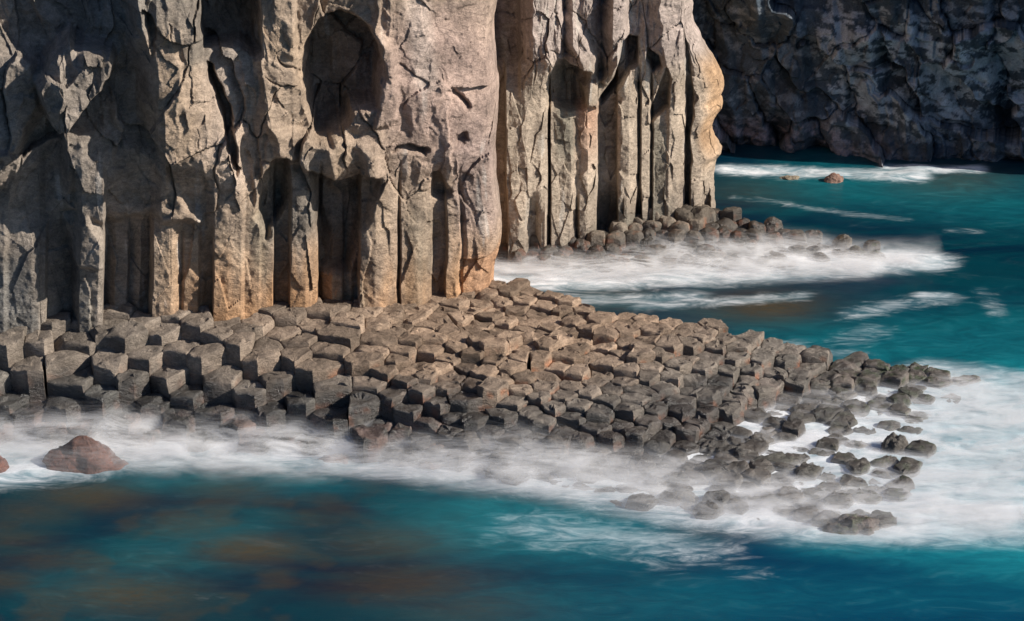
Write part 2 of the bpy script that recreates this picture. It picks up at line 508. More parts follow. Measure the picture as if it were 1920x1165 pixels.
def sec_relief(px, py, U, z):
    wx = px + 7 * fbm(U * .9, z * .8, seed=103, octv=3); wy = py + 8 * fbm(U * .8, z * .7, seed=109, octv=3)
    cx = px + 2.2 * fbm(U * .5 + 4, z * .7, seed=105, octv=3)
    D = by_levels(cx, py, [(-300, SB2), (70, SB2), (185, SB1), (330, SB1), (400, SB0)])
    for poly, h, s in SEC_FEATS:
        D = D + feat(px + .4 * (wx - px), py + .4 * (wy - py), poly, h, s)
    top = sst(175, 90, py); edge = sst(1345, 1322, px) * .8 + .2
    a = U + .5 * fbm(U * .8, z * .5, seed=121, octv=3); b = z + .5 * fbm(U * .6, z * .6, seed=122, octv=3)
    a = a + .12 * fbm(U * 2.6, z * 2.2, seed=127, octv=3); b = b + .12 * fbm(U * 2.3, z * 2.5, seed=128, octv=3)
    flow = .30 * fbm(a * 1.3, b * .5, seed=123, octv=4, ridged=True) + .12 * fbm(a * 3.4, b * 1.2, seed=124, octv=4)
    f1, e1 = facet(a * 1.0 + 2, b * .7, seed=131, slope=.4, off=.12)
    D = D + edge * top * (flow + f1 * .5 - .1 * sst(.04, 0, e1))
    g1, q1 = facet(U * 2.4, z * 1.2 + 7, seed=151, slope=.14, off=.03)
    D = D + (1 - top) * edge * (g1 + .05 * fbm(U * 2, z * 1.2, seed=152, octv=4)) + .035 * fbm(U * 6, z * 6, seed=153, octv=3)
    return D - sst(12, 17, z) * 3 - np.maximum(z - 17, 0) * 6


def sec_lateral(px, py, z):
    w = sst(1278, 1326, px)
    off = np.interp(py, [-200, 0, 40, 62, 85, 110, 135, 155, 172, 190, 205, 222, 240, 262, 290, 300, 340, 400], [-1.1, -.85, -.75, -.62, -.35, -.05, .22, .42, .40, .18, .22, -.05, -.32, -.25, .12, -.12, -.2, -.15])
    off = off + .22 * sst(120, 260, py) + .08
    return w * off + w * .10 * fbm(py * .06, z * 2, seed=160, octv=4)


def sec_colour(px, py, U, z, D):
    n = fbm(U * .5, z * .35, seed=161, octv=4); n2 = fbm(U * 3, z * .5, seed=162, octv=4); n3 = fbm(U * 1.1, z * 1.1, seed=163, octv=4)
    c = np.broadcast_to(np.array((.40, .32, .245)), px.shape + (3,)).copy()
    c = mixc(c, (.37, .30, .27), sst(150, 60, py) * .8)
    c = mixc(c, (.22, .195, .15), sst(.0, .45, n) * .75 * sst(120, 200, py))
    c = mixc(c, (.46, .27, .18), sst(34, 12, np.abs(px - 1100)) * sst(330, 200, py) * sst(170, 195, py) * .8)
    c = mixc(c, (.46, .28, .15), sst(1300, 1320, px) * sst(80, 130, py) * sst(330, 250, py) * .8)
    c = mixc(c, (.50, .45, .39), sst(.35, .6, n2) * .6)
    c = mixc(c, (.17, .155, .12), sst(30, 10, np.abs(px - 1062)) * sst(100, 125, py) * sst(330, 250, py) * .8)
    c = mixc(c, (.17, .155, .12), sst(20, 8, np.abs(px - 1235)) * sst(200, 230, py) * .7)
    wet = sst(2.2, 1.0, z + .5 * n3) * .4
    return np.concatenate([c * (1 + .12 * n3[..., None]), wet[..., None]], -1)


root2 = empty('basalt_headland', (3, 73, 0))
tag(root2, 'sunlit headland of slender columns with bulging heads, behind the big cliff', 'cliff', kind='structure')
S = refine(870, 1340, 1.8, [SB0, SB2])
Zm = np.concatenate([np.arange(-.3, 11, .036), np.arange(11, 17, .2), np.arange(17, 19.1, .3)])
cols_sec = [(952, 1029, 135), (1029, 1081, 115), (1081, 1121, 185), (1121, 1159, 180), (1159, 1196, 150), (1196, 1220, 200), (1220, 1286, 150), (1286, 1316, 130), (1316, 1345, 245)]
build_cliff(root2, 'rock_face', S, Zm, [(870, 69.6), (940, 70.4), (1340, 74.3), (1400, 74.8)], 3.0, sec_relief, sec_colour, M_CLIFF, cols_sec, 'basalt_column', lateral=sec_lateral, pxmax=1340)

# --- far cliff in the shade, and an unseen rock mass added to keep the sun off it ----
FB = [(600, 0), (1330, 0), (1375, .8), (1390, .1), (1440, .9), (1452, .3), (1510, 1.3), (1528, .2), (1580, .9), (1590, .4), (1640, 1.2), (1665, .2), (1690, 1.1), (1725, 1.0), (1735, .1), (1790, .9), (1860, 1.6), (1875, .2), (1930, .9), (2100, .6), (2600, .5)]


def far_relief(px, py, U, z):
    w = 26 * fbm(U * .25, z * .3, seed=201, octv=3)
    D = by_levels(px + w - (py - 200) * .12, py, [(-200, [(0, 0), (3000, 0)]), (-100, FB), (310, FB)]) * .38
    a = U + 1.0 * fbm(U * .4, z * .35, seed=221, octv=3); b = z + 1.0 * fbm(U * .35, z * .35, seed=222, octv=3)
    a = a + .28 * fbm(U * 1.7, z * 1.6, seed=227, octv=2); b = b + .28 * fbm(U * 1.6, z * 1.8, seed=228, octv=2)
    f1, e1 = facet(a * .55 + .25 * b, b * .42, seed=231, slope=.9, off=.34)
    f2, e2 = facet(a * 1.5, b * 1.2, seed=235, slope=.4, off=.12)
    f3, e3 = facet(a * 4, b * 3.2, seed=239, slope=.12, off=.04)
    D = D + f1 * 1.35 + f2 * .5 + f3 * .3 + .5 * fbm(a * .5, b * .3, seed=246, octv=3) - .22 * sst(.05, 0, e1) - .05 * sst(.05, 0, e2) + .10 * fbm(U * 1.2, z * 1.2, seed=241, octv=4, ridged=True)
    D = D + 1.0 * sst(3.2, 5.2, z) * sst(1320, 1700, px) - z * .10
    D = D + .55 * sst(1.3, 0.0, z) * (fbm(U * 1.3, z * 2, seed=244, octv=4) + .4)
    return D - np.maximum(z - 27, 0) * 6


def far_colour(px, py, U, z, D):
    n = fbm(U * .7, z * .7, seed=261, octv=5); n3 = fbm(U * 2.6 + z, z * 4.2, seed=263, octv=6, gain=.65); n2 = fbm(U * .3, z * .3, seed=267, octv=3)
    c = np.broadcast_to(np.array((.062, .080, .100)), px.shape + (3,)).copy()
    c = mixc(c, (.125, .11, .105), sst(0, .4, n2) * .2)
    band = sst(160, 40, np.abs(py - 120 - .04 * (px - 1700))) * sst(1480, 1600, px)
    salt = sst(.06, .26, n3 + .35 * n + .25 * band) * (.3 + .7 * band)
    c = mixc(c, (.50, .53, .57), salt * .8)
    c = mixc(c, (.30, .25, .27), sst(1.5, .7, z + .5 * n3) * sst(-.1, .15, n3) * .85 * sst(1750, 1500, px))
    wet = sst(.8, .2, z + .3 * n) * .25
    return np.concatenate([c, wet[..., None]], -1)


root3 = empty('dark_sea_cliff', (15, 84, 0))
tag(root3, 'dark shaded sea cliff across the cove with pale salt patches', 'cliff', kind='structure')
S = np.concatenate([np.arange(900, 1300, 12), np.arange(1300, 1960, 1.9), np.arange(1960, 2500, 8), np.array([2500, 2505])])
Zm = np.concatenate([np.arange(-.5, 7.6, .045), np.arange(7.6, 27, .3), np.arange(27, 29.1, .3)])
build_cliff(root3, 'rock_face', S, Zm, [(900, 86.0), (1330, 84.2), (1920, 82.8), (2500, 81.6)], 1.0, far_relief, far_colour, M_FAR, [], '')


def shade_spur(px_, d0, x0, x1):
    """unseen rock mass right of frame, added to block sun from the far cliff"""
    U1 = np.linspace(0, 1, 60); Z1 = np.arange(-.5, 26.2, .45)
    u, z = np.meshgrid(U1, Z1)
    ang = math.pi * (1.5 - u * 1.0)              # round nose facing the sea
    r = 1 + .10 * fbm(u * 9, z * .35, seed=301, octv=4) + .1 * facet(u * 12, z * .3, seed=305)[0]
    r = r * (1.0 - .25 * sst(12, 26, z))
    x = x0 + 7.5 + 7.5 * np.cos(ang) * r; y = d0 + 4.0 - 4.0 * np.sin(ang - math.pi) * r * -1
    t = u * 2 * math.pi
    x = x0 + 8 - 8 * np.cos(t) * r; y = d0 + 5 + 5 * np.sin(t) * r
    P = np.stack([x, y, z], -1)
    top = P[-1].mean(0)
    V = np.concatenate([P.reshape(-1, 3), [top]])
    fs = grid_faces(len(Z1), len(U1))
    n0 = (len(Z1) - 1) * len(U1)
    cap = np.array([[n0 + i, n0 + i + 1, len(V) - 1, len(V) - 1] for i in range(len(U1) - 1)])
    c = np.tile(np.array([.16, .155, .155, 0]), (len(V), 1))
    fs = fs[:, ::-1]
    mesh_obj('shade_spur', V, fs, M_FAR, root3, c, loc=tuple(root3.location))
    cv = np.array([V[n0 + i] for i in range(len(U1) - 1)] + [top + np.array([0, 0, .6])])
    cf = np.array([[i, (i + 1) % (len(U1) - 1), len(U1) - 1] for i in range(len(U1) - 1)])
    mesh_obj('shade_spur_top', cv, cf, M_FAR, root3, c[:len(cv)], loc=tuple(root3.location))


shade_spur(0, 78.8, 21.0, 37)

# ------------------------------------------------------------------ the sea
YS = 2.9          # picture foreshortening of the water plane


def foam_fields(px, py):
    """foam 0..1, turquoise 0..1, brown shoal 0..1 as seen from the shore side"""
    f = np.zeros(px.shape)

    def reg(poly, soft, s):
        nonlocal f
        f = np.maximum(f, s * sst(soft * 1.9, -soft * 1.5, sdf(px, py, poly, YS)))

    def st(pts, w, s):
        nonlocal f
        f = np.maximum(f, s * np.exp(-(stroke(px, py, pts, YS) / w) ** 2))
    reg([(-300, 740), (0, 750), (300, 770), (700, 800), (1000, 840), (1150, 870), (1300, 905), (1600, 950), (1900, 940), (2300, 900), (2300, 1010), (1850, 1020), (1500, 1010), (1250, 975), (1050, 930), (800, 900), (620, 880), (430, 866), (260, 872), (100, 900), (-300, 935)], 60, 1.0)
    reg([(1240, 800), (1440, 735), (1640, 715), (1750, 700), (1900, 715), (2300, 760), (2300, 930), (1880, 990), (1600, 1000), (1300, 940), (1100, 870)], 75, 1.15)
    st([(1740, 695), (1850, 705), (1960, 725)], 60, .95)
    reg([(900, 490), (960, 470), (1150, 440), (1350, 430), (1500, 465), (1640, 482), (1730, 485), (1700, 505), (1500, 520), (1300, 530), (1100, 540), (900, 545)], 45, 1.15)
    st([(1640, 485), (1745, 492)], 60, .9)
    st([(980, 560), (1150, 562), (1300, 560)], 50, .55)
    st([(1200, 575), (1330, 568), (1500, 556)], 36, .55)
    st([(1360, 318), (1450, 322), (1600, 326), (1720, 332)], 34, 1.0)
    st([(1670, 314), (1760, 320), (1830, 318)], 26, .9)
    st([(1480, 385), (1600, 402), (1700, 412)], 20, .42)
    st([(1380, 372), (1480, 382)], 22, .35)
    st([(1780, 432), (1830, 436)], 22, .40)
    st([(1600, 590), (1680, 572), (1780, 562)], 45, .5)
    st([(1590, 640), (1640, 620)], 60, .42)
    st([(1730, 556), (1770, 556)], 30, .6)
    st([(1840, 545), (1870, 590)], 34, .35)
    st([(1480, 650), (1600, 668)], 45, .45)
    st([(1000, 990), (1100, 1010), (1300, 1030)], 130, .50)
    st([(1330, 1060), (1420, 1075)], 60, .30)
    st([(380, 1110), (470, 1140)], 60, .20)
    q = np.zeros(px.shape)

    def tq(pts, w, s):
        nonlocal q
        q = np.maximum(q, s * np.exp(-(stroke(px, py, pts, YS) / w) ** 2))
    tq([(1950, 740), (1880, 900), (1930, 1000)], 260, 1.0)
    tq([(1560, 1010), (1800, 1040), (1930, 1010)], 110, .6)
    tq([(-40, 840), (10, 800)], 120, .8)
    tq([(950, 980), (1080, 1000)], 200, .55)
    tq([(1560, 340), (1900, 380)], 160, .35)
    tq([(1560, 660), (1900, 640)], 220, .40)
    tq([(980, 1130), (1900, 1110)], 180, .22)
    tq([(240, 880), (560, 900)], 120, .30)
    tq([(180, 1100), (400, 1000)], 160, .22)
    b = np.zeros(px.shape)

    def br(x, y, w, s, e=1.0):
        nonlocal b
        b = np.maximum(b, s * np.exp(-(((px - x) / (w * e)) ** 2 + ((py - y) * YS / w) ** 2)))
    for x, y, w, s in [(1440, 575, 85, 1.0), (470, 1030, 90, .9), (170, 930, 90, .8), (60, 960, 80, .5), (720, 1020, 110, .55), (240, 1115, 120, .8), (760, 1095, 120, .6), (20, 1010, 70, .5), (430, 918, 80, .5),
                       (340, 990, 90, .4), (1790, 336, 90, .5), (290, 1050, 90, .3), (1400, 360, 90, .35), (90, 1050, 90, .45), (880, 1140, 110, .4), (600, 970, 80, .35), (0, 1090, 70, .6), (1130, 548, 90, .5), (1330, 1000, 60, .3)]:
        br(x, y, w, s, 1.25)
    b = np.maximum(b, .48 * sst(-.05, .5, fbm(px / 85., py * YS / 105., seed=555, octv=3) + .08) * sst(1000, 500, px) * sst(880, 950, py))
    return f, q, b


def sea_axis(lo, hi, step, far_lo, far_hi):
    a = [lo]; s = step
    while a[-1] > far_lo:
        s *= 1.5; a.append(a[-1] - s)
    b = [hi]; s = step
    while b[-1] < far_hi:
        s *= 1.5; b.append(b[-1] + s)
    return np.array(a[::-1][:-1] + list(np.arange(lo, hi, step)) + b)


xs = sea_axis(-15.5, 20.5, .07, -6000, 6000)
ys = sea_axis(43.0, 88.0, .12, -400, 8000)
gx, gy = np.meshgrid(xs, ys)
gz = .035 * fbm(gx * .5, gy * .9, seed=400, octv=4) * (np.abs(gx) < 40)
ppx, ppy = proj(gx, np.maximum(gy, 5), np.zeros_like(gx))
fo, tu, bn = foam_fields(ppx, ppy)
far_m = (np.abs(gx) > 30) | (gy < 40) | (gy > 95)
fo[far_m] = 0; tu[far_m] = 0; bn[far_m] = 0
gz = gz + .10 * fo * (fbm(gx * .8, gy * 1.3, seed=402, octv=4) + .3)


def sea_material():
    k = NT('sea_water')
    a = k.n('Attribute', attribute_name='col')
    sep = k.n('SeparateColor'); k.l(a.outputs['Color'], sep.inputs[0])
    foam, turq, brown = sep.outputs[0], sep.outputs[1], sep.outputs[2]
    w1 = k.noise(k.pos((.42, 1.0, 1), (0, 0, math.radians(8))), 1.5, 12, .68, 1.6)
    w2 = k.noise(k.pos((.5, 1.4, 1), (0, 0, math.radians(-12))), 5.5, 8, .72, 1.0)
    w3 = k.noise(k.pos((.6, 1.0, 1)), .55, 6, .6, 1.0)
    big = k.noise(k.pos((.5, 1.0, 1)), .30, 6, .62, .9)
    wn_ = k.math('ADD', k.math('MULTIPLY', w1, .72), k.math('MULTIPLY', w2, .28))
    v = k.math('ADD', k.math('MULTIPLY', foam, 1.12), k.math('MULTIPLY', k.math('SUBTRACT', wn_, .5), 1.75))
    fm = k.ramp(v, .22, 1.22)
    fm = k.math('MULTIPLY', fm, k.ramp(foam, .04, .25))
    fm = k.math('MULTIPLY', fm, k.ramp(k.math('ADD', k.math('MULTIPLY', w1, .6), k.math('MULTIPLY', w3, .4)), .37, .58, .36, 1.0))
    fm = k.math('MULTIPLY', fm, k.math('SUBTRACT', 1.0, k.math('MULTIPLY', turq, .62)))
    faint = k.math('MULTIPLY', k.ramp(w1, .54, .80), .03)
    fm = k.math('MAXIMUM', fm, faint)
    deep = k.mix(k.ramp(big, .38, .62), (.0002, .011, .030, 1), (.0002, .034, .050, 1))
    deep = k.mix(k.math('MULTIPLY', a.outputs['Alpha'], .8), deep, (.0003, .030, .085, 1))
    tq = k.math('MULTIPLY', turq, k.ramp(w1, .3, .7, .6, 1.2))
    c = k.mix(k.math('MINIMUM', tq, 1.0), deep, (.012, .25, .29, 1))
    c = k.mix(k.math('MULTIPLY', brown, k.ramp(w2, .25, .7, .5, .95)), c, (.075, .048, .020, 1))
    c = k.mix(k.ramp(foam, .15, 1.0, 0, .72), c, (.045, .20, .26, 1))
    c = k.mix(fm, c, (.80, .81, .83, 1))
    b = k.n('BsdfPrincipled')
    k.l(c, b.inputs['Base Color'])
    k.l(k.math('ADD', .34, k.math('MULTIPLY', fm, .6)), b.inputs['Roughness'])
    b.inputs['IOR'].default_value = 1.33
    b.inputs['Specular IOR Level'].default_value = .22
    bp = k.n('Bump'); bp.inputs['Strength'].default_value = .18; bp.inputs['Distance'].default_value = .10
    k.l(wn_, bp.inputs['Height']); k.l(bp.outputs[0], b.inputs['Normal'])
    k.l(b.outputs[0], k.out.inputs[0])
    return k.m


sea = mesh_obj('sea', np.stack([gx, gy, gz], -1).reshape(-1, 3), grid_faces(len(ys), len(xs)), sea_material(), None,
               np.stack([np.clip(fo, 0, 1.2), tu, bn, sst(700, 1700, ppx) * sst(500, 1150, ppy)], -1).reshape(-1, 4))
tag(sea, 'deep teal sea blurred smooth with white foam round the rocks', 'sea', kind='structure')

# ------------------------------------------------------------------ rocks
def rbf(ctrl):
    """ctrl: (px, distance, z) -> smooth height function of plan position"""
    pts = []
    for px, d, z in ctrl:
        zc = d * CP + (CAMH - z) * SP
        pts.append(((px - 960) / F * zc, d, z))
    p = np.array(pts)
    n = len(p)
    r = np.hypot(p[:, None, 0] - p[None, :, 0], (p[:, None, 1] - p[None, :, 1]) * 1.5)
    A = np.zeros((n + 1, n + 1)); A[:n, :n] = -r; A[:n, n] = 1; A[n, :n] = 1
    w = np.linalg.solve(A + np.eye(n + 1) * 1e-6, np.append(p[:, 2], 0))

    def f(x, y):
        rr = np.hypot(x - p[:, 0], (y - p[:, 1]) * 1.5)
        return float((-rr) @ w[:n] + w[n])
    return f


def clip(poly, ax, ay, bx, by):
    """keep the part of poly nearer to a than to b"""
    mx, my = (ax + bx) / 2, (ay + by) / 2; nx, ny = bx - ax, by - ay
    out = []
    for i in range(len(poly)):
        p, q = poly[i], poly[(i + 1) % len(poly)]
        dp = (p[0] - mx) * nx + (p[1] - my) * ny; dq = (q[0] - mx) * nx + (q[1] - my) * ny
        if dp <= 0: out.append(p)
        if dp * dq < 0:
            t = dp / (dp - dq); out.append((p[0] + (q[0] - p[0]) * t, p[1] + (q[1] - p[1]) * t))
    return out


def cells(x0, x1, y0, y1, sx, sy, rot, jit, seed, keep, big=None, drop=0):
    rnd = random.Random(seed)
    seeds = []
    cr, sr = math.cos(rot), math.sin(rot)
    R = int(max(x1 - x0, y1 - y0) / min(sx, sy)) + 6
    cx, cy = (x0 + x1) / 2, (y0 + y1) / 2
    for g in ((0, 1) if big else (0,)):
        ax, ay = (sx, sy) if g == 0 else big[1:]
        for j in range(-R, R):
            for i in range(-R, R):
                u = (i + (j % 2) * .5) * ax + rnd.uniform(-jit, jit) * ax; v = j * ay + rnd.uniform(-jit, jit) * ay
                x = cx + u * cr - v * sr; y = cy + u * sr + v * cr
                if big and ((g == 0 and x < big[0]) or (g == 1 and x > big[0] - .45)): continue
                if x0 - 2 < x < x1 + 2 and y0 - 2 < y < y1 + 2:
                    seeds.append((x, y, (g, j)))
    seeds = [q for q in seeds if rnd.random() > drop]
    P = np.array([(a, b) for a, b, _ in seeds])
    out = []
    for n, (x, y, j) in enumerate(seeds):
        if not keep(x, y): continue
        d = np.hypot(P[:, 0] - x, P[:, 1] - y)
        nb = np.argsort(d)[1:19]
        poly = [(x - 3, y - 3), (x + 3, y - 3), (x + 3, y + 3), (x - 3, y + 3)]
        for m in nb:
            poly = clip(poly, x, y, P[m, 0], P[m, 1])
        out.append((x, y, j, poly))
    return out


def prism(poly, ztop, zbot, seed, tilt=(0, 0), rnd_k=.12, dome=.03, gap=.012, bev=.03, chips=2, rough=.03):
    """one broken column: polygon in plan, tilted chipped top, straight or rounded sides"""
    r = random.Random(seed)
    P = np.array(poly); c = P.mean(0)
    # drop very short edges
    q = [P[i] for i in range(len(P)) if np.hypot(*(P[i] - P[i - 1])) > .12]
    if len(q) > 2: P = np.array(q)
    n = len(P)
    ts = (0, .05, .2, .4, .6, .8, .95)
    per = np.array([P[i] * (1 - t) + P[(i + 1) % n] * t for i in range(n) for t in ts])
    d = per - c; rad = np.hypot(d[:, 0], d[:, 1]); rm = rad.mean()
    nr = rad * (1 - rnd_k) + rm * rnd_k * 1.0 - gap
    d = d / rad[:, None]
    m = len(per)
    fr = [.0, .3, .55, .75, .88, .95, .985, 1.0]
    V = []; ch = []
    for _ in range(chips):
        a = r.uniform(0, 2 * math.pi); ch.append((math.cos(a), math.sin(a), rm * r.uniform(.55, .98), r.uniform(.3, 1.1)))

    def top(x, y):
        z = ztop + tilt[0] * x + tilt[1] * y - dome * (np.hypot(x, y) / rm) ** 2
        for a, b, o, s in ch:
            z = z - s * np.maximum(a * x + b * y - o, 0)
        fu, fe = facet((x + c[0]) * 2.6, (y + c[1]) * 2.6, seed=seed % 997, slope=.06, off=.015)
        return z + fu + .02 * fbm((x + c[0]) * 5, (y + c[1]) * 5, seed=7, octv=3)
    for k, f_ in enumerate(fr):
        x = d[:, 0] * nr * f_; y = d[:, 1] * nr * f_
        z = top(x, y) - (bev * max(0, (f_ - .9) / .1) ** 2)
        V.append(np.stack([x, y, z], -1))
    zt = V[-1][:, 2] - bev * .6
    ns = max(3, int((ztop - zbot) / .13))
    flare = .04
    for k in range(ns + 1):
        t = k / ns
        z = zt * (1 - t) + zbot * t
        s = (nr + flare * t + .01)
        V.append(np.stack([d[:, 0] * s, d[:, 1] * s, z], -1))
    nrings = len(V)
    V = np.array(V).reshape(-1, 3)
    W = V + np.array([c[0], c[1], 0])
    off = np.stack([fbm(W[:, 0] * 2.2, W[:, 1] * 2.2, W[:, 2] * 2.2, seed=11 + i, octv=4) for i in range(3)], -1)
    off2 = np.stack([fbm(W[:, 0] * 6.5, W[:, 1] * 6.5, W[:, 2] * 6.5, seed=17 + i, octv=2) for i in range(3)], -1)
    W = W + off * rough * 1.6 + off2 * rough * .5
    fs = []
    ii = np.arange(m); jj = (ii + 1) % m
    for k in range(nrings - 1):
        fs.append(np.stack([k * m + ii, (k + 1) * m + ii, (k + 1) * m + jj, k * m + jj], -1))
    return W, np.concatenate(fs), c


def rock_colour(W, base, wetf, orange=0.0, green=0.0, seed=0, pink=0.0):
    n = fbm(W[:, 0] * 1.6, W[:, 1] * 1.6, W[:, 2] * 1.6, seed=71, octv=3)
    n2 = fbm(W[:, 0] * 5, W[:, 1] * 5, W[:, 2] * 5, seed=73, octv=3)
    c = np.tile(np.array(base), (len(W), 1)) * (1 + .18 * n[:, None])
    if orange is not None and np.any(orange > 0):
        c = mixc(c, (.46, .13, .035), np.clip(sst(.12, .4, n2 + .25 * n) * orange, 0, .9))
    if np.any(green > 0):
        c = mixc(c, (.07, .12, .03), np.clip(sst(.0, .3, n2) * green, 0, .9))
    if np.any(pink > 0):
        c = mixc(c, (.52, .33, .27), np.clip(sst(-.05, .25, n) * pink, 0, .8))
    wet = np.clip(wetf, 0, 1) * np.ones(len(W))
    return np.concatenate([c, wet[:, None]], -1)


# ---- the causeway -------------------------------------------------------------
H = rbf([(-250, 59, 2.3), (-250, 57.6, 1.9), (-250, 56.3, .7), (-250, 55.4, -.1),
         (0, 59.5, 2.3), (0, 58.3, 2.2), (0, 57.5, 1.75), (0, 56.7, 1.0), (0, 55.9, .3), (0, 55.3, -.1),
         (250, 60, 2.35), (250, 58.5, 2.25), (250, 57.6, 1.9), (250, 56.8, 1.15), (250, 56.0, .4), (250, 55.2, -.1),
         (450, 60.5, 2.4), (450, 58.6, 2.2), (450, 57.6, 1.85), (450, 56.6, 1.2), (450, 55.8, .45), (450, 54.9, -.1),
         (700, 62, 2.2), (700, 60, 2.1), (700, 58.5, 1.9), (700, 57.3, 1.65), (700, 56.3, 1.1), (700, 55.2, .4), (700, 54.2, -.1),
         (950, 64, 1.9), (950, 62, 1.85), (950, 60, 1.75), (950, 58, 1.55), (950, 56.6, 1.25), (950, 55.2, .7), (950, 54, .15), (950, 53, -.15),
         (1200, 63, 1.6), (1200, 61, 1.5), (1200, 59, 1.3), (1200, 57.4, 1.05), (1200, 56, .7), (1200, 54.6, .3), (1200, 53.0, .05), (1200, 52, -.2),
         (1400, 62, 1.15), (1400, 60.2, 1.0), (1400, 58.7, .75), (1400, 57.6, .42), (1400, 56.4, .1), (1400, 54, .02), (1400, 52, -.05), (1400, 51, -.25),
         (1480, 61.5, .68), (1480, 60, .52), (1480, 58.6, .34), (1560, 62, .42), (1560, 60.3, .34), (1560, 58.9, .22), (1560, 57.5, .05), (1560, 55, .03), (1560, 52, -.02), (1560, 50.5, -.3),
         (1700, 61.5, .26), (1700, 60, .22), (1700, 58.7, .05), (1700, 56, -.05), (1700, 53, -.12), (1800, 60.2, .1), (1800, 58.5, -.1)])
OUT = [at(*p) for p in [(-300, 590, 2.4), (0, 590, 2.4), (400, 580, 2.4), (600, 566, 2.3), (700, 550, 2.2), (800, 536, 2.1), (870, 525, 2.0), (960, 533, 1.9), (1080, 560, 1.7), (1130, 583, 1.6), (1280, 592, 1.5), (1400, 606, 1.25),
                        (1460, 640, .85), (1600, 662, .5), (1700, 682, .3), (1810, 712, .1), (1820, 726, 0), (1740, 760, 0), (1740, 860, 0), (1690, 950, 0), (1640, 1000, 0), (1500, 975, 0), (1300, 962, 0), (1150, 940, 0), (1000, 905, 0), (850, 880, 0),
                        (600, 850, 0), (300, 830, 0), (0, 826, 0), (-300, 826, 0)]]


def in_out(x, y):
    return sdf(np.array([x]), np.array([y]), OUT)[0] < 0.12


ROT = math.radians(17)
XS = -4.0                     # bigger blocks left of this line
cw = cells(-18, 14, 49, 66, .73, .46, ROT, .20, 5, in_out, big=(XS, .92, .62), drop=.04)
items = []
for (x, y, j, poly) in cw:
    h = H(x, y)
    rn = random.Random(int(x * 1009 + y * 9176) & 0xFFFFFF)
    px, py = proj(x, y, h)
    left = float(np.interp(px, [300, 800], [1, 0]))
    foamy = float(sst(1180, 1320, np.array(px + (py - 760) * .8))) * float(sst(.5, .2, np.array(h))) * float(sst(708, 735, np.array(py)))
    wob = .16 * float(vn(np.array(x * .45), np.array(y * .8), seed=77))
    q = .15 - .03 * float(sst(600, 800, np.array(px)))
    ht = math.floor((h + wob) / q + .5) * q + rn.uniform(-.035, .04) + (rn.random() < .24) * rn.uniform(-.16, .13)
    ht = lerp(ht, h + rn.uniform(-.2, .26), max(left * .8, 1 - float(sst(.4, 1.2, np.array(h)))) * .8)
    if h < .5: ht = h + rn.uniform(-.20, .22) + .06 if px < 1250 else h + rn.uniform(-.07, .09) + .03
    if foamy > .5: ht = .10 - .05 * float(sst(1600, 1740, np.array(px))) + rn.uniform(-.13, .14) + max(h, 0) * .5 + .14 * float(vn(np.array(x * .7), np.array(y * 1.6), seed=79))
    if ht < -.12: continue
    items.append(dict(x=x, y=y, j=j, poly=poly, h=h, z=ht, px=px, py=py, foamy=foamy, left=left, rn=rn))
ORD = ['first', 'second', 'third', 'fourth', 'fifth', 'sixth', 'seventh', 'eighth', 'ninth', 'tenth', 'eleventh', 'twelfth']


def ordw(n):
    n += 1
    if n <= 12: return ORD[n - 1]
    suf = 'th' if 10 < n % 100 < 14 else {1: 'st', 2: 'nd', 3: 'rd'}.get(n % 10, 'th')
    return f'{n}{suf}'


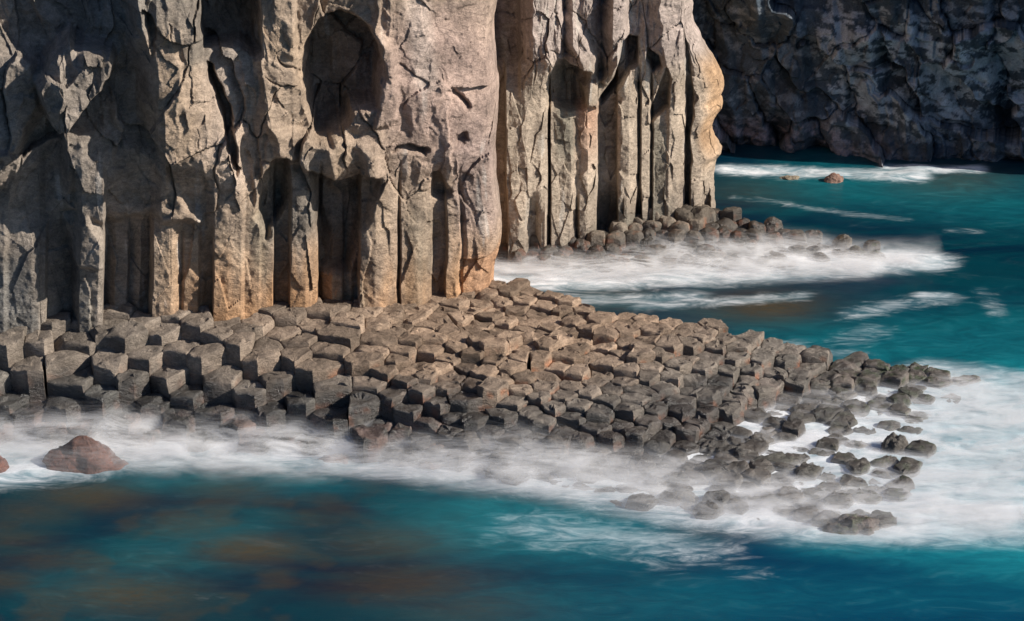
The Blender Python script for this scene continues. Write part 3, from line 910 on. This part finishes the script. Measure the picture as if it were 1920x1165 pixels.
rows = {}
for it in items:
    if -30 < it['px'] < 1950: rows.setdefault(it['j'], []).append(it)
jj = sorted(rows, reverse=True)
for j in jj:
    ri = [q for q in jj if q[0] == j[0]].index(j)
    for k, it in enumerate(sorted(rows[j], key=lambda t: t['px'])):
        it['row'] = ri; it['k'] = k
for it in items:
    vis = max(.15, it['z'] + .1) * (1 if it['foamy'] < .5 else .5)
    it['size'] = (vis if 'row' in it else -1)
order = sorted(items, key=lambda t: -t['size'])
single = set(id(t) for t in order[:298] if t['size'] > 0)
rest_v, rest_f, rest_c, nv = [], [], [], 0
for it in items:
    rn = it['rn']; px, z, fm = it['px'], it['z'], it['foamy']
    low = float(sst(1.0, .35, np.array(it['h'])))
    rk = .0 + .16 * low * rn.uniform(.3, 1.2) + .12 * fm
    tl = (rn.uniform(-.07, .07) + .08 * it['left'], rn.uniform(-.02, .07) + .14 * it['left'] * rn.random())
    zb = max(-.6, min(z - 1.7, .2)) if it['h'] > 1.2 else -.6
    W, Fc, c = prism(it['poly'], z, zb, rn.randrange(1 << 20), tl, rk, .0 + .07 * low * rn.random() * (px < 1300) + .03 * fm, .006 + .016 * rn.random(), .022 + .03 * low, rn.choice((0, 0, 1, 1, 2)), .026 + .03 * low)
    tone = rn.random()
    base = np.array((.305, .215, .150)) * (.60 + .62 * tone)
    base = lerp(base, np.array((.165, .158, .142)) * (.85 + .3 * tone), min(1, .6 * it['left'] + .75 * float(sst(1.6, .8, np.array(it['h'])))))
    ww = 1.0 * sst(1.6, 1.0, W[:, 2] + .35 * (px > 900) + .25 * vn(W[:, 0] * 1.5, W[:, 1] * 1.5, seed=88) + (.25 if px > 1350 else 0)) if px < 1350 else .75 * sst(.75, .35, W[:, 2] + .15 * vn(W[:, 0] * 1.5, W[:, 1] * 1.5, seed=88))
    ora = sst(.06, .22, z - W[:, 2]) * (sst(1.9, 1.0, W[:, 2]) * .55) * (1 if px > 560 else .35) * sst(.0, .2, W[:, 2] - .02) * float(sst(1750, 1500, np.array(px)))
    gr = .8 * float(sst(1450, 1700, np.array(px))) * sst(.7, .2, W[:, 2])
    pk = .9 * sst(.95, .35, W[:, 2]) * (1 if px < 860 else .1)
    cc = rock_colour(W, base, ww, ora, gr, pink=pk)
    if fm > .5: cc[:, :3] = cc[:, :3] * .55 + np.array((.13, .12, .10)) * .45
    if id(it) in single:
        o = mesh_obj('column_top', W, Fc, M_BLOCK, None, cc, loc=(c[0], c[1], zb))
        if fm > .5: look = 'dark rounded column top awash in white foam'
        elif z < .55: look = 'dark wet rounded column top'
        elif low > .3: look = 'dark grey weed-edged broken column'
        elif it['left'] > .6: look = 'large grey angular column stump'
        else: look = ('pale tan' if tone > .6 else 'brown' if tone > .3 else 'grey brown') + ' flat column top'
        tag(o, f"{look}, {ordw(it['k'])} from left, {ordw(it['row'])} row {'of big left blocks' if it['j'][0] else 'from the cliff'}", 'basalt column', 'broken basalt columns of the causeway', 'thing')
        o.data.set_sharp_from_angle(angle=math.radians(38))
    else:
        rest_v.append(W); rest_f.append(Fc + nv); rest_c.append(cc); nv += len(W)
if rest_v:
    o = mesh_obj('column_rubble', np.concatenate(rest_v), np.concatenate(rest_f), M_BLOCK, None, np.concatenate(rest_c))
    tag(o, 'smallest dark rocks of the causeway washed over by foam', 'rocks', kind='stuff')
print('causeway', len(items), 'rows', len(jj))

# rock bed under the joints
xs = np.arange(-19, 13.5, .25); yy = np.arange(49, 66, .25)
bx, by = np.meshgrid(xs, yy)
bz = np.array([H(a, b) for a, b in zip(bx.ravel(), by.ravel())]).reshape(bx.shape)
sd = sdf(bx, by, OUT)
bz = np.clip(bz - .75, -1.2, 2.0) - np.maximum(sd + .5, 0) * 2.2
bz = np.maximum(bz, -2) + .05 * fbm(bx * 1.5, by * 1.5, seed=501)
cc = rock_colour(np.stack([bx, by, bz], -1).reshape(-1, 3), (.13, .10, .075), .5, sst(1.6, .8, bz).ravel() * .3)
o = mesh_obj('rock_bed', np.stack([bx, by, bz], -1).reshape(-1, 3), grid_faces(len(yy), len(xs)), M_BLOCK, None, cc)
tag(o, 'dark rock ground showing in the joints between the broken columns', 'rock ground', kind='structure')

# ---- rocks at the foot of the headland ----------------------------------------
H2 = rbf([(930, 70.5, 1.0), (930, 69.6, .5), (930, 68.6, -.1), (1050, 71.5, 1.15), (1050, 70.6, .7), (1050, 69.4, .1), (1050, 68.8, -.2), (1150, 72.3, 1.35), (1150, 71.4, 1.05), (1150, 70.3, .45), (1150, 69.2, -.05),
          (1260, 73.4, 1.5), (1260, 72.2, 1.0), (1260, 71.0, .5), (1260, 69.8, 0), (1350, 74.4, 1.35), (1350, 73.0, .9), (1350, 71.6, .4), (1350, 70.0, -.05), (1440, 73.6, .75), (1440, 72.6, .55), (1440, 71.0, .15), (1440, 69.8, -.1),
          (1540, 72.2, .35), (1540, 71.2, .1), (1540, 70, -.1), (1640, 71.0, .15), (1640, 70.3, 0)])
OUT2 = [at(*p) for p in [(925, 432, 1.2), (1120, 395, 1.4), (1320, 360, 1.4), (1365, 372, 1.2), (1375, 392, .9), (1470, 418, .6), (1550, 445, .3), (1650, 472, .05), (1640, 488, 0), (1500, 498, 0), (1300, 508, 0), (1100, 508, 0), (925, 505, 0)]]


def in2(x, y):
    return sdf(np.array([x]), np.array([y]), OUT2)[0] < .05


c2 = cells(-2, 13, 67, 77, .58, .42, math.radians(22), .22, 15, in2, drop=.08)
its = []
for (x, y, j, poly) in c2:
    rn = random.Random(int(x * 911 + y * 7331) & 0xFFFFFF)
    h = H2(x, y) * .85 + .03; z = h + rn.uniform(-.16, .22)
    if z < -.08: continue
    px, py = proj(x, y, z)
    its.append(dict(x=x, y=y, j=j, poly=poly, h=h, z=z, px=px, rn=rn))
rows = {}
for it in its: rows.setdefault(it['j'], []).append(it)
for ri, j in enumerate(sorted(rows, reverse=True)):
    for k, it in enumerate(sorted(rows[j], key=lambda t: t['px'])):
        it['row'] = ri; it['k'] = k
for it in its:
    rn = it['rn']; z = it['z']
    dry = float(sst(.75, 1.1, np.array(z)))
    W, Fc, c = prism(it['poly'], z, -.5 if z < 1 else -.1, rn.randrange(1 << 20), (rn.uniform(-.15, .15), rn.uniform(-.05, .2)), .32 - .22 * dry, .11 - .07 * dry, .01, .06, rn.choice((1, 1, 2)), .045)
    base = np.array((.19, .155, .12)) * rn.uniform(.45, 1.2)
    px = it['px']
    ww = np.clip(sst(1.1, .6, W[:, 2] + .3 * vn(W[:, 0] * 1.3, W[:, 1] * 1.3, seed=98)) * (1 - .5 * dry), 0, .9)
    cc = rock_colour(W, base, ww, .5 * sst(.1, .4, W[:, 2]) * sst(1.0, .5, W[:, 2]), .9 * float(sst(1540, 1620, np.array(px))) * sst(0, .2, W[:, 2]))
    o = mesh_obj('shore_rock', W, Fc, M_BOULD, None, cc, loc=(c[0], c[1], -.1))
    look = 'dry grey blocky stump' if dry > .5 else ('glistening dark rounded rock' if z > .35 else 'low dark rock veiled by foam')
    tag(o, f"{look}, {ordw(it['k'])} from left in {ordw(it['row'])} row below the headland", 'rock', 'rounded rocks at the foot of the headland')
print('second', len(its))


# ---- free-standing boulders ----------------------------------------------------
def boulder(name, px, py, w, h, dep, base, label, seed, wet=.6, rot=0, sink=.3, flat=.0, peak=0.0, orange=0.0, green=0.0, pink=0.0):
    x, y = at(px, py, 0)
    nu, nv_ = 72, 40
    u = np.linspace(0, 2 * math.pi, nu, endpoint=False); v = np.linspace(0, math.pi * .62, nv_)
    uu, vv = np.meshgrid(u, v)
    sx, sy, sz = np.sin(vv) * np.cos(uu), np.sin(vv) * np.sin(uu), np.cos(vv)
    n = fbm(sx * 1.2 + seed, sy * 1.2, sz * 1.2, seed=seed, octv=3)
    fa, fe = facet(uu * 1.1 + seed, vv * 1.7, seed=seed + 3, slope=.35, off=.12)
    wrap = .5 + .5 * np.cos(uu)                       # keep the seam closed
    fb, _ = facet((uu - 2 * math.pi) * 1.1 + seed, vv * 1.7, seed=seed + 3, slope=.35, off=.12)
    t = sst(5.2, 6.2, uu)
    r = 1 + .34 * n + (fa * (1 - t) + fb * t) * .55 * np.sin(vv) + .05 * fbm(sx * 5, sy * 5, sz * 5, seed=seed + 9, octv=4)
    X = sx * r * w / 2; Y = sy * r * dep / 2; Z = sz * r * h * (1 + peak * (1 - np.sin(vv)))
    cr, sr = math.cos(rot), math.sin(rot)
    P = np.stack([x + X * cr - Y * sr, y + X * sr + Y * cr, Z - sink * h], -1).reshape(-1, 3)
    P[:nu] = P[:nu].mean(0)
    ii = np.arange(nu); j2 = (ii + 1) % nu
    fs = np.concatenate([np.stack([k * nu + ii, (k + 1) * nu + ii, (k + 1) * nu + j2, k * nu + j2], -1) for k in range(nv_ - 1)])
    cc = rock_colour(P, base, wet, orange, green, pink=pink)
    o = mesh_obj(name, P, fs, M_BOULD, None, cc, loc=(x, y, -.3))
    return tag(o, label, 'boulder')


boulder('boulder', 160, 872, 2.0, .72, 1.2, (.20, .085, .06), 'large red-brown boulder ringed by foam, below the shaded left end of the cliff', 3, .55, peak=.45)
boulder('boulder', -8, 880, .75, .40, .7, (.24, .10, .07), 'small reddish boulder cut off by the left edge, left of the large red one', 7, .5)
boulder('boulder', 1562, 340, .80, .38, .5, (.34, .20, .15), 'lone reddish boulder in the white foam of the far cove', 12, .3)
boulder('boulder', 1482, 334, .70, .12, .5, (.34, .28, .20), 'low pale hump in far cove foam, left of the reddish boulder', 15, .3)
boulder('boulder', 1676, 846, .72, .52, .6, (.13, .11, .09), 'small dark pointed rock alone in the foam right of the causeway', 21, .6, peak=.3)
boulder('boulder', 1598, 996, 1.35, .62, .9, (.15, .11, .09), 'dark brown boulder with green weed cap, frontmost in the right foam', 25, .6, green=.5)
boulder('boulder', 1335, 846, 1.05, .50, .7, (.14, .12, .10), 'large black glossy boulder at the edge where foam meets the causeway', 29, .7)
boulder('boulder', 1462, 872, 1.45, .34, .8, (.15, .14, .11), 'broad low dark rock with foam sliding off its right side', 33, .6)
boulder('boulder', 1030, 862, 1.15, .62, .9, (.15, .12, .10), 'rounded wet black boulder at the causeway front, beside a foam gully', 37, .7)
boulder('boulder', 1110, 892, .95, .42, .8, (.14, .12, .10), 'low wet dark rock in the mist at the front of the causeway', 41, .7)
boulder('boulder', 1285, 938, 1.0, .32, .7, (.16, .14, .11), 'smooth grey-brown rock in foam, second lowest row at the front', 43, .6)
boulder('boulder', 1357, 950, .85, .30, .6, (.16, .14, .11), 'small rounded rock in foam with threads of water on its right', 47, .6)
boulder('boulder', 1448, 944, 1.7, .30, .7, (.17, .15, .12), 'long low grey rock half veiled by foam in the lower right', 51, .6)
boulder('boulder', 1290, 905, 1.3, .38, .7, (.15, .13, .11), 'long dark brown rock above the small rounded one in foam', 53, .6)
boulder('boulder', 1810, 716, .8, .14, .5, (.15, .14, .08), 'last low weedy rock off the tip of the causeway', 57, .6, green=.6)
boulder('boulder', 625, 862, .9, .22, .6, (.25, .13, .10), 'low red-brown rock just showing through mist below the causeway', 61, .6)


# ------------------------------------------------------------------ mist: spray hanging over the foam in many thin veils
def mist_material():
    k = NT('spray')
    a = k.n('Attribute', attribute_name='col')
    n1 = k.noise(k.pos((.40, .9, 1.5), (0, 0, math.radians(8))), 1.5, 8, .62, 1.0)
    n2 = k.noise(k.pos((.7, 1.4, 2)), 4.5, 6, .65, .8)
    n = k.math('ADD', k.math('MULTIPLY', n1, .75), k.math('MULTIPLY', n2, .25))
    al = k.math('MULTIPLY', a.outputs['Alpha'], k.ramp(n, .38, .62, .10, 1.8))
    al = k.math('MINIMUM', al, .9)
    d = k.n('BsdfDiffuse'); d.inputs[0].default_value = (.96, .96, .97, 1)
    t = k.n('BsdfTranslucent'); t.inputs[0].default_value = (.96, .96, .97, 1)
    m = k.n('MixShader'); m.inputs[0].default_value = .12
    k.l(d.outputs[0], m.inputs[1]); k.l(t.outputs[0], m.inputs[2])
    tr = k.n('BsdfTransparent')
    f = k.n('MixShader'); k.l(al, f.inputs[0]); k.l(tr.outputs[0], f.inputs[1]); k.l(m.outputs[0], f.inputs[2])
    k.l(f.outputs[0], k.out.inputs[0])
    return k.m


M_MIST = mist_material()


def mist(name, label, x0, x1, y0, y1, density, nl, zmax, step=.16):
    xs = np.arange(x0, x1, step); ys_ = np.arange(y0, y1, step)
    gx, gy = np.meshgrid(xs, ys_)
    V, Fq, Cc, n0 = [], [], [], 0
    for k in range(nl):
        t = (k + .5) / nl
        top = zmax * (.75 + .45 * fbm(gx * .35, gy * .45, seed=602, octv=3))
        z = .03 + top * t + .05 * fbm(gx * .9 + k, gy * 1.1, seed=600 + k, octv=2)
        px, py = proj(gx, gy, z * 0)
        a = density(px, py, gx, gy, t)
        vis = a > .004
        fs = grid_faces(len(ys_), len(xs))
        keep = vis.ravel()[fs].any(1)
        fs = fs[keep]
        if len(fs) == 0: continue
        idx, inv = np.unique(fs, return_inverse=True)
        P = np.stack([gx, gy, z], -1).reshape(-1, 3)[idx]
        V.append(P); Fq.append(inv.reshape(-1, 4) + n0); n0 += len(P)
        c = np.ones((len(P), 4)); c[:, 3] = a.ravel()[idx]; Cc.append(c)
    o = mesh_obj(name, np.concatenate(V), np.concatenate(Fq), M_MIST, None, np.concatenate(Cc))
    return tag(o, label, 'mist', kind='stuff')


def d_front(px, py, x, y, t):
    # band along the front of the causeway
    line = np.interp(px, [-400, 0, 300, 700, 1000, 1200, 1400, 1600, 1900], [822, 822, 826, 842, 876, 918, 950, 965, 960])
    up = np.interp(px, [-400, 0, 700, 1100, 1400, 1900], [62, 64, 80, 72, 46, 40]); dn = 85
    q = (py - line)
    g = np.where(q < 0, sst(-up, 0, q), sst(dn, 0, q))
    return g * (1 - t) ** 1.3 * .30 * (1 - .55 * sst(950, 1250, px)) * np.where((px > 1150) & (t > .5), sst(1500, 1150, px), 1)


def d_right(px, py, x, y, t):
    s = sdf(px, py, [(1330, 800), (1450, 745), (1620, 730), (1760, 705), (1900, 730), (2200, 760), (2200, 960), (1700, 1000), (1400, 960), (1200, 900)], YS)
    return sst(90, -60, s) * (1 - t) ** 1.2 * .20


def d_sec(px, py, x, y, t):
    s = sdf(px, py, [(930, 488), (1100, 468), (1300, 448), (1420, 462), (1600, 484), (1720, 492), (1600, 510), (1300, 522), (1100, 525), (930, 525)], YS)
    return sst(75, -30, s) * (1 - t) ** 1.1 * .36


mist('front_mist', 'white mist of spray drifting along the front foot of the causeway', -17, 13, 49, 58.5, d_front, 14, 1.05)
mist('causeway_mist', 'thin milky spray over the foam-covered rocks right of the causeway', 3.5, 19, 48, 62.5, d_right, 6, .30)
mist('cove_mist', 'white spray hanging over the rocks below the headland', -1.5, 14, 67, 73, d_sec, 8, .75)
